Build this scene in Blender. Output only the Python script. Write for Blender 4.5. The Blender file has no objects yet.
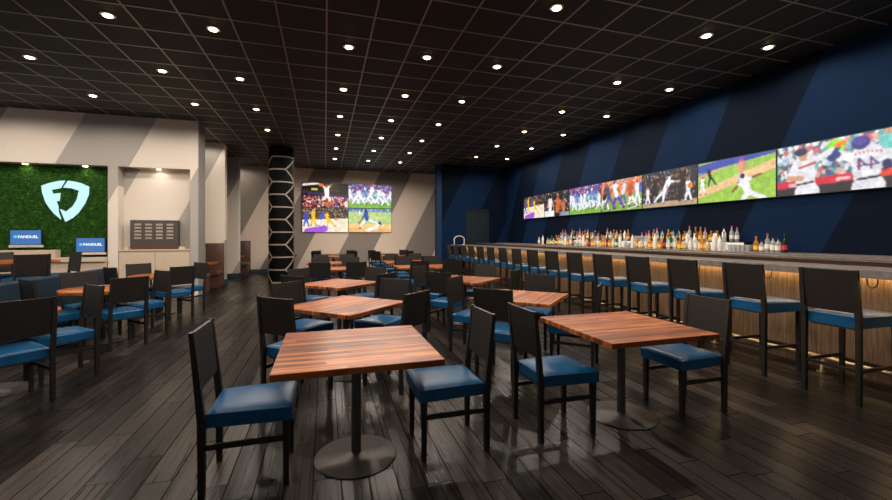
import bpy, bmesh, math, random
import numpy as np
from mathutils import Matrix, Vector
from mathutils.geometry import tessellate_polygon
random.seed(7)
S = bpy.context.scene
COL = S.collection
PI = math.pi
CZ = 4.379          # ceiling height
T = 0.6096          # ceiling tile

# ------------------------------------------------------------------ node helpers
class NT:
    def __init__(self, name):
        self.m = bpy.data.materials.new(name); self.m.use_nodes = True
        self.t = self.m.node_tree; self.n = self.t.nodes; self.l = self.t.links
        self.b = self.n['Principled BSDF']
    def new(self, typ, **kw):
        n = self.n.new(typ)
        for k, v in kw.items(): setattr(n, k, v)
        return n
    def put(self, sock, v):
        if isinstance(v, bpy.types.NodeSocket): self.l.new(v, sock)
        elif isinstance(v, (tuple, list)) and len(v) == 3 and sock.type == 'RGBA': sock.default_value = (*v, 1)
        else: sock.default_value = v
    def math(self, op, a, b=0.0, c=0.0):
        n = self.new('ShaderNodeMath', operation=op)
        self.put(n.inputs[0], a); self.put(n.inputs[1], b)
        if op in ('MULTIPLY_ADD',): self.put(n.inputs[2], c)
        return n.outputs[0]
    def coord(self, kind='Object'):
        return self.new('ShaderNodeTexCoord').outputs[kind]
    def xyz(self, v):
        n = self.new('ShaderNodeSeparateXYZ'); self.l.new(v, n.inputs[0]); return n.outputs
    def comb(self, x, y, z):
        n = self.new('ShaderNodeCombineXYZ')
        for i, v in enumerate((x, y, z)): self.put(n.inputs[i], v)
        return n.outputs[0]
    def noise(self, vec, scale=5, detail=3, rough=.5, dist=0.0):
        n = self.new('ShaderNodeTexNoise'); self.l.new(vec, n.inputs['Vector'])
        n.inputs['Scale'].default_value = scale; n.inputs['Detail'].default_value = detail
        n.inputs['Roughness'].default_value = rough; n.inputs['Distortion'].default_value = dist
        return n.outputs['Fac']
    def white(self, vec):
        n = self.new('ShaderNodeTexWhiteNoise'); n.noise_dimensions = '3D'; self.l.new(vec, n.inputs['Vector']); return n.outputs['Value']
    def ramp(self, fac, stops, interp='LINEAR'):
        n = self.new('ShaderNodeValToRGB'); self.l.new(fac, n.inputs[0]); cr = n.color_ramp; cr.interpolation = interp
        while len(cr.elements) < len(stops): cr.elements.new(0.5)
        for e, (p, c) in zip(cr.elements, stops): e.position = p; e.color = (*c, 1)
        return n.outputs['Color']
    def mix(self, fac, a, b, mode='MIX'):
        n = self.new('ShaderNodeMix', data_type='RGBA', blend_type=mode)
        self.put(n.inputs[0], fac); self.put(n.inputs[6], a); self.put(n.inputs[7], b)
        return n.outputs[2]
    def bump(self, h, strength=.3, dist=.01):
        n = self.new('ShaderNodeBump'); n.inputs['Strength'].default_value = strength; n.inputs['Distance'].default_value = dist
        self.l.new(h, n.inputs['Height']); self.l.new(n.outputs[0], self.b.inputs['Normal'])
    def set(self, **kw):
        for k, v in kw.items(): self.put(self.b.inputs[k.replace('_', ' ')], v)
        return self.m

def simple(name, col, rough=.5, metal=0.0, var=.15, scale=30, spec=.5):
    t = NT(name); f = t.noise(t.coord(), scale, 3)
    lo = tuple(c*(1-var) for c in col); hi = tuple(min(1, c*(1+var)) for c in col)
    t.set(Base_Color=t.ramp(f, [(.3, lo), (.7, hi)]), Roughness=rough, Metallic=metal, Specular_IOR_Level=spec)
    return t.m
def glow(name, col, strength):
    t = NT(name); t.set(Base_Color=(.02, .02, .02), Emission_Color=col, Emission_Strength=strength); return t.m

M = {}
# dark stained chair wood
t = NT('chair_wood'); c = t.xyz(t.coord()); v = t.comb(t.math('MULTIPLY', c[0], 30), t.math('MULTIPLY', c[1], 30), t.math('MULTIPLY', c[2], 3))
f = t.noise(v, 2, 4); t.bump(f, .15, .003)
M['chair'] = t.set(Base_Color=t.ramp(f, [(.3, (.0105, .0088, .0078)), (.75, (.019, .016, .014))]), Roughness=.45, Specular_IOR_Level=.35)
# blue leather
t = NT('blue_leather'); v = t.coord(); f = t.noise(v, 9, 3); g = t.noise(v, 160, 2); t.bump(g, .04, .001)
M['blue'] = t.set(Base_Color=t.ramp(f, [(.3, (.006, .066, .165)), (.7, (.010, .092, .215))]), Roughness=.33, Specular_IOR_Level=.2)
M['partition'] = simple('teal_vinyl', (.006, .02, .034), .6, spec=.2)
# table wood
t = NT('table_wood'); c = t.xyz(t.coord()); rnd = t.new('ShaderNodeObjectInfo').outputs['Random']
row = t.math('FLOOR', t.math('DIVIDE', c[1], .048)); off = t.white(t.comb(row, t.math('MULTIPLY', rnd, 91), 0))
seg = t.math('FLOOR', t.math('ADD', t.math('MULTIPLY', c[0], .55), t.math('MULTIPLY', off, 7)))
pid = t.white(t.comb(row, seg, t.math('MULTIPLY', rnd, 50)))
gr = t.noise(t.comb(t.math('MULTIPLY', c[0], 1.6), t.math('ADD', t.math('MULTIPLY', c[1], 22), t.math('MULTIPLY', off, 20)), t.math('MULTIPLY', rnd, 30)), 1.4, 5, .55, 1.0)
base = t.ramp(pid, [(0, (.14, .034, .010)), (.35, (.30, .082, .020)), (.7, (.44, .132, .032)), (1, (.63, .23, .065))])
col = t.mix(t.ramp(gr, [(.38, (1, 1, 1)), (.58, (0, 0, 0))]), base, t.mix(1.0, base, (.38, .30, .24), 'MULTIPLY'))
t.bump(gr, .08, .002)
M['table'] = t.set(Base_Color=col, Roughness=.36, Specular_IOR_Level=.2)
# floor
t = NT('floor_planks'); c = t.xyz(t.coord()); W = .165; LN = 1.25
rx = t.math('DIVIDE', t.math('ADD', c[0], 40), W); row = t.math('FLOOR', rx); fx = t.math('FRACT', rx)
off = t.white(t.comb(row, 3.3, 0)); ry = t.math('ADD', t.math('DIVIDE', t.math('ADD', c[1], 40), LN), t.math('MULTIPLY', off, 5))
sg = t.math('FLOOR', ry); fy = t.math('FRACT', ry)
pid = t.white(t.comb(row, sg, 1)); pid2 = t.white(t.comb(row, sg, 9))
gx = t.math('ADD', t.math('MULTIPLY', c[0], 30), t.math('MULTIPLY', pid2, 60)); gy = t.math('ADD', t.math('MULTIPLY', c[1], .9), t.math('MULTIPLY', pid, 40))
gr = t.noise(t.comb(gx, gy, pid), 1.0, 4, .5, 1.2)
fine = t.noise(t.comb(t.math('MULTIPLY', c[0], 150), t.math('MULTIPLY', c[1], 4), 0), 1, 3)
base = t.ramp(pid, [(0, (.009, .0078, .0073)), (.4, (.018, .0154, .0138)), (.75, (.032, .0268, .0235)), (1, (.070, .058, .049))])
col = t.mix(t.ramp(gr, [(.32, (1, 1, 1)), (.66, (0, 0, 0))]), base, t.mix(1.0, base, (.45, .43, .42), 'MULTIPLY'))
col = t.mix(t.math('MULTIPLY', fine, .35), col, t.mix(1.0, col, (.4, .4, .4), 'MULTIPLY'))
ex = t.math('MINIMUM', fx, t.math('SUBTRACT', 1, fx)); ey = t.math('MINIMUM', fy, t.math('SUBTRACT', 1, fy))
j = t.math('MAXIMUM', t.math('LESS_THAN', ex, .026), t.math('LESS_THAN', ey, .003))
col = t.mix(j, col, (.008, .007, .006))
rg = t.math('ADD', t.math('MULTIPLY', gr, .06), .25)
M['floor'] = t.set(Base_Color=col, Roughness=rg, Specular_IOR_Level=t.math('MULTIPLY', t.math('SUBTRACT', 1, j), t.math('ADD', t.math('MULTIPLY', pid2, .10), t.math('MULTIPLY', gr, .18))))
# painted walls with slanted colour bands: edge every P metres, phase e0, colour a for even bands
def bands(name, axis, e0, P, slope, ca, cb, rough=.6):
    t = NT(name); c = t.xyz(t.coord())
    w = t.math('SUBTRACT', t.math('ADD', c[axis], t.math('MULTIPLY', t.math('SUBTRACT', CZ, c[2]), slope)), e0)
    k = t.math('FLOORED_MODULO', t.math('FLOOR', t.math('DIVIDE', w, P)), 2)
    n = t.noise(t.coord(), 60, 3)
    t.bump(n, .05, .002)
    return t.set(Base_Color=t.mix(t.math('GREATER_THAN', k, .5), ca, cb), Roughness=rough, Specular_IOR_Level=.06)
BEI = (.74, .63, .535); TAU = (.29, .26, .23); NAV = (.0038, .0155, .047); DNA = (.0020, .0062, .0165)
M['w_back'] = bands('paint_back', 0, -1.85, 1.41, .5, BEI, TAU)
M['w_kiosk'] = bands('paint_left', 0, -5.34, 1.43, .48, (.40, .38, .35), (.74, .67, .59))
M['w_kiosk2'] = bands('paint_recess', 0, -5.22, 1.43, .48, (.40, .38, .35), (.74, .67, .59))
M['w_fin1'] = bands('paint_fin', 0, -2.93, 1.4, .48, (.78, .71, .62), (.40, .38, .35))
M['w_fin2'] = bands('paint_fin_far', 0, -2.60, 1.5, .5, (.78, .71, .62), (.40, .38, .35))
M['w_right'] = bands('paint_navy', 1, 2.8, 1.4, -.47, NAV, DNA, .7)
M['w_bright'] = bands('paint_navy_back', 0, 5.67, 1.4, .52, NAV, DNA, .7)
M['w_grey'] = simple('plain_grey_paint', (.20, .19, .175), .6, var=.04)
M['w_beige'] = simple('plain_beige_paint', (.48, .41, .34), .6, var=.04)
M['w_navy'] = simple('navy_trim_paint', (.007, .03, .085), .6, var=.05, spec=.2)
M['base_teal'] = simple('teal_baseboard', (.016, .05, .075), .5)
M['tile'] = simple('black_ceiling_tile', (.0105, .0088, .0078), .7, var=.25, scale=3)
M['grid'] = simple('ceiling_grid_metal', (.33, .275, .23), .38, .45, var=.1)
M['steel'] = simple('dark_steel', (.06, .052, .047), .4, .25, var=.12)
M['disc'] = simple('brushed_steel', (.085, .074, .066), .42, .25, var=.12)
M['chrome'] = simple('polished_steel', (.5, .44, .37), .22, 1, var=.08)
M['brass'] = simple('brass', (.88, .68, .40), .42, 1, var=.08)
M['black'] = simple('black_plastic', (.012, .012, .012), .35)
M['column'] = simple('column_black', (.0012, .0012, .0013), .6, spec=.1)
M['band'] = simple('column_lattice', (.28, .23, .19), .5)
M['doorm'] = simple('door_paint', (.007, .0165, .023), .6, spec=.2)
M['cream'] = simple('cream_laminate', (.60, .49, .37), .45, var=.05)
M['leather'] = simple('brown_leather', (.085, .043, .032), .3, var=.25, scale=12)
M['mon'] = simple('monitor_shell', (.62, .55, .47), .4)
M['halo_trim'] = simple('downlight_halo_trim', (.55, .46, .36), .5)  # trim colour lightened to stand in for the halo round each lamp
M['bulb'] = glow('downlight_glow', (1, .74, .46), 16)
M['led'] = glow('warm_led', (1, .66, .30), 20)
M['shelf_led'] = glow('shelf_light', (1, .86, .70), .9)
M['logo'] = glow('logo_light', (.56, .90, .97), 1.05)
M['txt'] = glow('monitor_text', (.9, .95, 1), 1.2)
M['txtmark'] = glow('monitor_mark', (.12, .62, 1), 1.0)
M['monblue'] = glow('monitor_blue', (.035, .16, .44), 1.0)
# counter stone
t = NT('bar_stone'); f = t.noise(t.coord(), 14, 6, .65); f2 = t.noise(t.comb(*[t.math('MULTIPLY', q, s_) for q, s_ in zip(t.xyz(t.coord()), (12, 7, 12))]), 2, 3)
M['stone'] = t.set(Base_Color=t.ramp(t.math('MULTIPLY', f, t.math('ADD', f2, .5)), [(.2, (.13, .112, .104)), (.75, (.27, .235, .215))]), Roughness=.3)
# bar panel wood
t = NT('bar_panel_wood'); c = t.xyz(t.coord()); rw = t.math('DIVIDE', c[1], .045); pid = t.white(t.comb(t.math('FLOOR', rw), 2, 0))
g = t.noise(t.comb(5, t.math('MULTIPLY', c[1], 45), t.math('MULTIPLY', c[2], 2.5)), 1.5, 5, .6, .6)
col = t.mix(t.ramp(g, [(.35, (1, 1, 1)), (.65, (0, 0, 0))]), t.ramp(pid, [(0, (.23, .142, .078)), (1, (.29, .183, .102))]), (.12, .072, .04))
col = t.mix(t.math('LESS_THAN', t.math('FRACT', rw), .06), col, (.02, .013, .008))
M['panel'] = t.set(Base_Color=col, Roughness=.5)
# hedge wall
t = NT('moss'); v = t.coord(); f = t.noise(v, 14, 6, .7); g = t.noise(v, 2.2, 2)
t.bump(f, .9, .03)
M['moss'] = t.set(Base_Color=t.mix(g, t.ramp(f, [(.3, (.004, .02, .002)), (.55, (.02, .085, .006)), (.75, (.06, .19, .016))]), t.ramp(f, [(.3, (.003, .014, .002)), (.7, (.022, .085, .008))])), Roughness=.8, Specular_IOR_Level=.2)
t = NT('leafy'); rnd = t.noise(t.coord(), 9, 4)
M['leaf'] = t.set(Base_Color=t.ramp(rnd, [(.3, (.008, .04, .004)), (.55, (.03, .12, .01)), (.75, (.075, .22, .02))]), Roughness=.7, Specular_IOR_Level=.2)
# picture on screens: the image itself, given off as light
t = NT('screen_image'); a = t.new('ShaderNodeVertexColor'); a.layer_name = 'image'
M['screen'] = t.set(Base_Color=(.01, .01, .01), Emission_Color=a.outputs[0], Emission_Strength=1.15, Roughness=.3)
def glass(name, col, tr=.6, rough=.1):
    t = NT(name); n = t.noise(t.coord(), 20, 1)
    return t.set(Base_Color=t.ramp(n, [(0, tuple(q*.9 for q in col)), (1, col)]), Roughness=rough, Transmission_Weight=tr, IOR=1.45)
M['g_clear'] = glass('clear_glass', (.85, .87, .88), .7)
M['g_amber'] = glass('amber_glass', (.80, .36, .07), .6)
M['g_dark'] = glass('dark_glass', (.02, .03, .02), .2)
M['g_green'] = glass('green_glass', (.05, .22, .08), .5)
M['g_frost'] = simple('frosted_white_glass', (.82, .80, .76), .3, var=.03)
M['lab_white'] = simple('paper_white', (.8, .77, .7), .6, var=.05)
M['lab_yellow'] = simple('paper_yellow', (.85, .52, .05), .5, var=.05)
M['lab_red'] = simple('paper_red', (.62, .03, .04), .5, var=.05)
M['lab_black'] = simple('paper_black', (.015, .015, .015), .5)
M['cap_orange'] = simple('copper_cap', (.65, .25, .07), .35, .3)

# ------------------------------------------------------------------ mesh helpers
def obj(name, bm, m, parent=None, smooth=False):
    me = bpy.data.meshes.new(name); bmesh.ops.recalc_face_normals(bm, faces=bm.faces); bm.to_mesh(me); bm.free()
    o = bpy.data.objects.new(name, me); COL.objects.link(o); me.materials.append(M[m] if isinstance(m, str) else m)
    if smooth:
        for p in me.polygons: p.use_smooth = True
        try: me.set_sharp_from_angle(angle=math.radians(40))
        except Exception: pass
    if parent: o.parent = parent
    return o
def box(bm, x0, x1, y0, y1, z0, z1, bev=0, seg=2, mat=None):
    r = bmesh.ops.create_cube(bm, size=1)['verts']
    bmesh.ops.scale(bm, verts=r, vec=(abs(x1-x0), abs(y1-y0), abs(z1-z0)))
    bmesh.ops.translate(bm, verts=r, vec=((x0+x1)/2, (y0+y1)/2, (z0+z1)/2))
    if bev:
        es = list({e for v in r for e in v.link_edges})
        r2 = bmesh.ops.bevel(bm, geom=es, offset=bev, segments=seg, affect='EDGES', profile=.5)
        r = list({v for f in r2['faces'] for v in f.verts} | {v for v in r if v.is_valid})
    if mat is not None: bmesh.ops.transform(bm, matrix=mat, verts=r)
    return r
def B(*a, bev=0, seg=2):
    bm = bmesh.new(); box(bm, *a, bev=bev, seg=seg); return bm
def hexa(bm, lo, hi):      # 4 bottom + 4 top corners
    v = [bm.verts.new(p) for p in lo+hi]
    for f in ((0, 3, 2, 1), (4, 5, 6, 7), (0, 1, 5, 4), (1, 2, 6, 5), (2, 3, 7, 6), (3, 0, 4, 7)): bm.faces.new([v[i] for i in f])
    return v
def bar(bm, p0, p1, w0, d0, w1=None, d1=None):   # tapered bar between two points, section in x (w) and y (d)
    w1 = w1 or w0; d1 = d1 or d0
    q = lambda p, w, d: [(p[0]-w/2, p[1]-d/2, p[2]), (p[0]+w/2, p[1]-d/2, p[2]), (p[0]+w/2, p[1]+d/2, p[2]), (p[0]-w/2, p[1]+d/2, p[2])]
    hexa(bm, q(p0, w0, d0), q(p1, w1, d1))
def lathe(prof, n=16, bm=None, cx=0, cy=0):
    bm = bm or bmesh.new(); rings = []
    for r, z in prof:
        rings.append([bm.verts.new((cx+r*math.cos(2*PI*k/n), cy+r*math.sin(2*PI*k/n), z)) for k in range(n)])
    for a, b in zip(rings, rings[1:]):
        for k in range(n): bm.faces.new((a[k], a[(k+1) % n], b[(k+1) % n], b[k]))
    bm.faces.new(rings[0][::-1]); bm.faces.new(rings[-1])
    return bm
def tube(pts, r, n=8, bm=None):
    bm = bm or bmesh.new(); pts = [Vector(p) for p in pts]; rings = []
    for i, p in enumerate(pts):
        d = (pts[min(i+1, len(pts)-1)]-pts[max(i-1, 0)]).normalized()
        up = Vector((0, 0, 1)) if abs(d.z) < .9 else Vector((0, 1, 0))
        if i == 0: a = d.cross(up).normalized()
        else: a = (a - d*a.dot(d)).normalized()
        b = d.cross(a)
        rings.append([bm.verts.new(p+(a*math.cos(2*PI*k/n)+b*math.sin(2*PI*k/n))*r) for k in range(n)])
    for x, y in zip(rings, rings[1:]):
        for k in range(n): bm.faces.new((x[k], x[(k+1) % n], y[(k+1) % n], y[k]))
    bm.faces.new(rings[0][::-1]); bm.faces.new(rings[-1])
    return bm
def tag(o, label, cat, group=None, kind=None):
    o['label'] = label; o['category'] = cat
    if group: o['group'] = group
    if kind: o['kind'] = kind
    return o
def thing(name, label, cat, loc=(0, 0, 0), rz=0, group=None):
    o = bpy.data.objects.new(name, None); o.empty_display_size = .1; COL.objects.link(o); o.location = loc; o.rotation_euler = (0, 0, rz)
    return tag(o, label, cat, group)
def struct(name, bm, m, label, cat):
    return tag(obj(name, bm, m), label, cat, None, 'structure')
def dup(root, loc, rz, label, group=None):
    r = root.copy(); COL.objects.link(r); r.location = loc; r.rotation_euler = (0, 0, rz); r['label'] = label
    if group: r['group'] = group
    for ch in KIDS[root.name]:
        c = ch.copy(); COL.objects.link(c); c.parent = r
        for g in KIDS.get(ch.name, []):
            d = g.copy(); COL.objects.link(d); d.parent = c
    return r
KIDS = {}
def register(root):
    KIDS[root.name] = [o for o in COL.objects if o.parent == root]
    for c in KIDS[root.name]: KIDS[c.name] = [o for o in COL.objects if o.parent == c]
ORD = ['first', 'second', 'third', 'fourth', 'fifth', 'sixth', 'seventh', 'eighth', 'ninth', 'tenth', 'eleventh', 'twelfth', 'thirteenth', 'fourteenth', 'fifteenth', 'sixteenth', 'seventeenth', 'eighteenth']

# ------------------------------------------------------------------ room shell
X0, X1, Y0, Y1 = -10.0, 7.32, -4.0, 17.95
struct('floor', B(X0, X1+.2, Y0, Y1+.2, -.1, 0), 'floor', 'dark grey-brown wood plank floor', 'floor')
struct('ceiling', B(X0, X1+.2, Y0, Y1+.2, CZ, CZ+.1), 'tile', 'black tiled suspended ceiling', 'ceiling')
bm = bmesh.new()
i = -16
while (i+.0369)*T < X1:
    x = (i+.0369)*T
    if x > X0: box(bm, x-.011, x+.011, Y0, Y1, CZ-.006, CZ+.001)
    i += 1
j = -15
while (j+8.7492)*T < Y1:
    y = (j+8.7492)*T
    if y > Y0: box(bm, X0, X1, y-.011, y+.011, CZ-.0052, CZ+.001)
    j += 1
struct('trim_1', bm, 'grid', 'brown metal grid bars of the tiled ceiling', 'ceiling grid')
struct('wall_right', B(X1, X1+.2, Y0, 15.45, 0, CZ), 'w_right', 'long navy wall with slanted bands behind the bar', 'wall')
# navy partition closing the bar end, with a door opening
bm = bmesh.new()
box(bm, 4.25, 5.50, 15.45, 15.65, 0, CZ); box(bm, 6.51, 7.52, 15.45, 15.65, 0, CZ); box(bm, 5.50, 6.51, 15.45, 15.65, 2.6, CZ)
struct('wall_back_right', bm, 'w_bright', 'navy end wall with slanted bands beyond the bar', 'wall')
struct('trim_2', B(4.25, 4.46, 15.42, 15.45, 0, CZ), 'w_navy', 'lighter navy upright trim at the left edge of the navy end wall', 'trim')
d = struct('door_1', B(5.54, 6.47, 15.49, 15.54, 0, 2.56), 'doorm', 'plain dark teal door in the navy end wall', 'door')
bm = bmesh.new()
box(bm, 5.50, 5.55, 15.44, 15.52, 0, 2.6); box(bm, 6.46, 6.51, 15.44, 15.52, 0, 2.6); box(bm, 5.55, 6.46, 15.44, 15.52, 2.55, 2.6)
obj('door_frame', bm, 'doorm', d)
obj('door_handle', tube([(5.62, 15.49, 1.02), (5.62, 15.45, 1.02), (5.72, 15.45, 1.02)], .009), 'chrome', d)
struct('wall_back', B(-5, X1+.2, Y1, Y1+.2, 0, CZ), 'w_back', 'beige back wall with slanted taupe bands', 'wall')
struct('baseboard_back', B(-4.6, 7.3, Y1-.02, Y1, 0, .16), 'base_teal', 'dark teal baseboard along the beige back wall', 'baseboard')
# left wall with two openings
KY = 11.4
struct('wall_left', B(X0, -3.03, KY, 11.75, 3.17, CZ), 'w_kiosk', 'beige and grey banded wall above the two recesses on the left', 'wall')
struct('wall_left', B(-3.21, -3.03, KY, 11.98, 0, 3.17), 'w_kiosk', 'banded wall end right of the louvred cabinet recess', 'wall')
struct('wall_left', B(-4.91, -4.71, KY, 11.75, 0, 3.17), 'w_kiosk', 'banded pillar between the moss wall and the louvred cabinet recess', 'wall')
struct('wall_left', B(-3.6, -3.03, 11.75, 11.98, 3.17, CZ), 'w_kiosk', 'upper rear part of the banded wall end', 'wall')
struct('trim_3', B(-3.032, -3.022, KY+.003, 11.98, 0, CZ-.008), 'w_grey', 'narrow grey return of the banded wall end', 'trim')
struct('wall_left_recess', B(-4.71, -3.21, 11.70, 11.75, 0, 3.17), 'w_kiosk2', 'beige and grey banded back of the louvred cabinet recess', 'wall')
struct('wall_alcove', B(-4.75, -4.6, 11.75, 17.95, 0, CZ), 'w_beige', 'plain beige side wall of the booth alcoves', 'wall')
struct('wall_fin_near', B(-4.6, -2.96, 13.9, 14.15, 0, CZ), 'w_fin1', 'tall banded fin wall behind the nearer brown booth', 'wall')
struct('wall_fin_far', B(-4.6, -2.98, 16.1, 16.35, 0, CZ), 'w_fin2', 'banded fin wall between the two brown booths', 'wall')
bm = bmesh.new(); box(bm, -4.6, -2.96, 16.08, 16.1, 0, .17); box(bm, -2.98, -2.96, 16.08, 16.37, 0, .17)
struct('baseboard_far', bm, 'base_teal', 'dark teal baseboard on the fin wall between booths', 'baseboard')
bm = bmesh.new(); box(bm, -4.6, -2.94, 13.88, 13.9, 0, .17); box(bm, -2.96, -2.94, 13.88, 14.17, 0, .17)
struct('baseboard_near', bm, 'base_teal', 'dark teal baseboard on the fin wall behind nearer booth', 'baseboard')

# ------------------------------------------------------------------ moss wall, logo, counters, monitors
mw = tag(obj('moss_wall', B(X0, -4.915, 11.66, 11.74, 1.02, 3.165), 'moss'), 'bright green artificial moss panel in the left recess', 'moss wall', None, 'stuff')
bm = bmesh.new()
for _ in range(9000):
    x = random.uniform(-7.6, -4.93); z = random.uniform(1.0, 3.15); a = random.uniform(0, 2*PI); l = random.uniform(.02, .045)
    dx, dz = math.cos(a)*l, math.sin(a)*l; px_, pz_ = -dz*.3, dx*.3; y = 11.655
    v = [bm.verts.new(p) for p in ((x-px_, y, z-pz_), (x+px_, y, z+pz_), (x+dx, y-random.uniform(.01, .03), z+dz))]
    bm.faces.new(v)
o = obj('moss_leaves', bm, 'leaf', mw); o['kind'] = 'stuff'
def prism(pts, y0, y1):
    bm = bmesh.new(); a = [bm.verts.new((x, y0, z)) for x, z in pts]; b = [bm.verts.new((x, y1, z)) for x, z in pts]; n = len(pts)
    for tr in tessellate_polygon([[Vector((x, z, 0)) for x, z in pts]]):
        bm.faces.new([a[q] for q in tr]); bm.faces.new([b[q] for q in tr][::-1])
    for k in range(n): bm.faces.new((a[k], b[k], b[(k+1) % n], a[(k+1) % n]))
    return bm
LF = [(-5.885, 2.82), (-5.97, 2.81), (-6.07, 2.785), (-6.2, 2.74), (-6.32, 2.68), (-6.3, 2.51), (-6.24, 2.3), (-6.18, 2.19), (-6.09, 2.05), (-5.96, 1.915), (-6.01, 2.09), (-6.015, 2.22), (-6.05, 2.33), (-5.99, 2.345), (-5.975, 2.525), (-6.11, 2.50), (-6.14, 2.595), (-5.965, 2.645)]
RF = [(-5.82, 2.82), (-5.70, 2.805), (-5.58, 2.775), (-5.42, 2.69), (-5.43, 2.51), (-5.5, 2.3), (-5.63, 2.07), (-5.74, 1.95), (-5.87, 1.86), (-5.97, 2.15), (-5.86, 2.09), (-5.73, 2.22), (-5.65, 2.38), (-5.61, 2.59), (-5.76, 2.645), (-5.91, 2.655)]
lg = thing('wall_logo', 'glowing pale cyan split shield logo on the green moss wall', 'logo', (-5.87, 11.6, 2.34))
for P in (LF, RF):
    o = obj('shield_half', prism([(px+.06, pz-.012) for px, pz in P], 11.56, 11.60), 'logo'); o.parent = lg; o.matrix_parent_inverse = Matrix.Translation((5.87, -11.6, -2.34))
ct = thing('service_counter', 'long beige counter below the green moss wall, raised at left', 'counter', (-7, 11.45, 0))
inv = Matrix.Translation((7, -11.45, 0))
def kid(name, bm, m, par, inv):
    o = obj(name, bm, m, par); o.matrix_parent_inverse = inv; return o
kid('body', B(-9.5, -4.93, 11.34, 11.60, 0, .91), 'cream', ct, inv)
kid('worktop', B(-9.5, -4.915, 11.28, 11.605, .911, 1.01, bev=.01), 'cream', ct, inv)
kid('raised_shelf', B(-9.5, -5.91, 11.38, 11.60, 1.01, 1.19, bev=.008), 'cream', ct, inv)
def text_mesh(name, s, size, m, parent, loc, rot, ext=.001):
    cu = bpy.data.curves.new(name, 'FONT'); cu.body = s; cu.size = size; cu.extrude = ext; cu.align_x = 'CENTER'; cu.align_y = 'CENTER'; cu.offset = size*.02
    o = bpy.data.objects.new(name, cu); me = bpy.data.meshes.new_from_object(o); bpy.data.objects.remove(o)
    o = bpy.data.objects.new(name, me); COL.objects.link(o); me.materials.clear(); me.materials.append(M[m]); o.parent = parent; o.location = loc; o.rotation_euler = rot
    return o
def monitor(x, y, z, label):
    r = thing('computer_monitor', label, 'monitor', (x, y, z), 0, 'monitors on the service counter')
    obj('casing', B(-.30, .30, -.03, .02, .095, .47, bev=.006), 'black', r)
    obj('chin', B(-.305, .305, -.036, .012, .062, .118, bev=.004), 'mon', r)
    sc = obj('screen', B(-.275, .275, -.034, -.028, .13, .45), 'monblue', r)
    text_mesh('lettering', 'FANDUEL', .085, 'txt', sc, (.045, -.036, .30), (PI/2, 0, 0))
    mk = [(.0, .035), (.035, .025), (.03, -.01), (0, -.035), (-.03, -.01), (-.035, .025)]
    o = obj('shield_mark', prism([(px+-.185, pz+.30) for px, pz in mk], -.037, -.035), 'txtmark', sc)
    bm = B(-.12, .12, -.08, .08, 0, .012, bev=.004); box(bm, -.045, .045, -.01, .02, .01, .1); obj('stand', bm, 'black', r)
monitor(-6.49, 11.50, 1.19, 'monitor with blue logo screen on the raised shelf, left of the two')
monitor(-5.28, 11.50, 1.01, 'monitor with blue logo screen on the lower counter beside the grey pillar')
# cabinet counter + louvred box
cc = thing('recess_counter', 'cream two-door counter cabinet filling the right recess', 'cabinet', (-3.96, 11.5, 0)); inv = Matrix.Translation((3.96, -11.5, 0))
kid('body', B(-4.705, -3.215, 11.44, 11.69, 0, 1.15), 'cream', cc, inv)
for a, b in ((-4.70, -3.965), (-3.955, -3.22)): kid('door', B(a, b, 11.42, 11.44, .10, 1.13, bev=.003), 'cream', cc, inv)
kid('worktop', B(-4.705, -3.215, 11.40, 11.69, 1.15, 1.185, bev=.004), 'cream', cc, inv)
lb = thing('louvred_cabinet', 'grey metal box with four columns of louvres on the cream counter', 'metal box', (-4.0, 11.55, 1.185)); inv = Matrix.Translation((4.0, -11.55, -1.185))
kid('body', B(-4.50, -3.50, 11.48, 11.66, 1.185, 1.90, bev=.006), M['disc'], lb, inv)
bm = bmesh.new()
for cx_ in range(4):
    for rz_ in range(5):
        x = -4.34+cx_*.225; z = 1.79-rz_*.083
        hexa(bm, [(x-.075, 11.482, z-.022), (x+.075, 11.482, z-.022), (x+.075, 11.474, z-.022), (x-.075, 11.474, z-.022)][::1], [(x-.065, 11.482, z+.022), (x+.065, 11.482, z+.022), (x+.065, 11.455, z+.014), (x-.065, 11.455, z+.014)])
kid('louvres', bm, 'mon', lb, inv)
kid('base_tray', B(-4.46, -3.52, 11.44, 11.50, 1.187, 1.26), simple('tray_red_reflection', (.13, .045, .03), .35), lb, inv)  # dark base strip, its reddish reflection put into the colour
tag(obj('small_box', B(-4.60, -4.53, 11.45, 11.52, 1.186, 1.25, bev=.004), 'cream'), 'small cream block left of the louvred metal box', 'box', 'cream blocks on the recess counter')
tag(obj('small_box', B(-3.47, -3.34, 11.45, 11.52, 1.186, 1.25, bev=.004), 'cream'), 'small cream block right of the louvred metal box', 'box', 'cream blocks on the recess counter')

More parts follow.
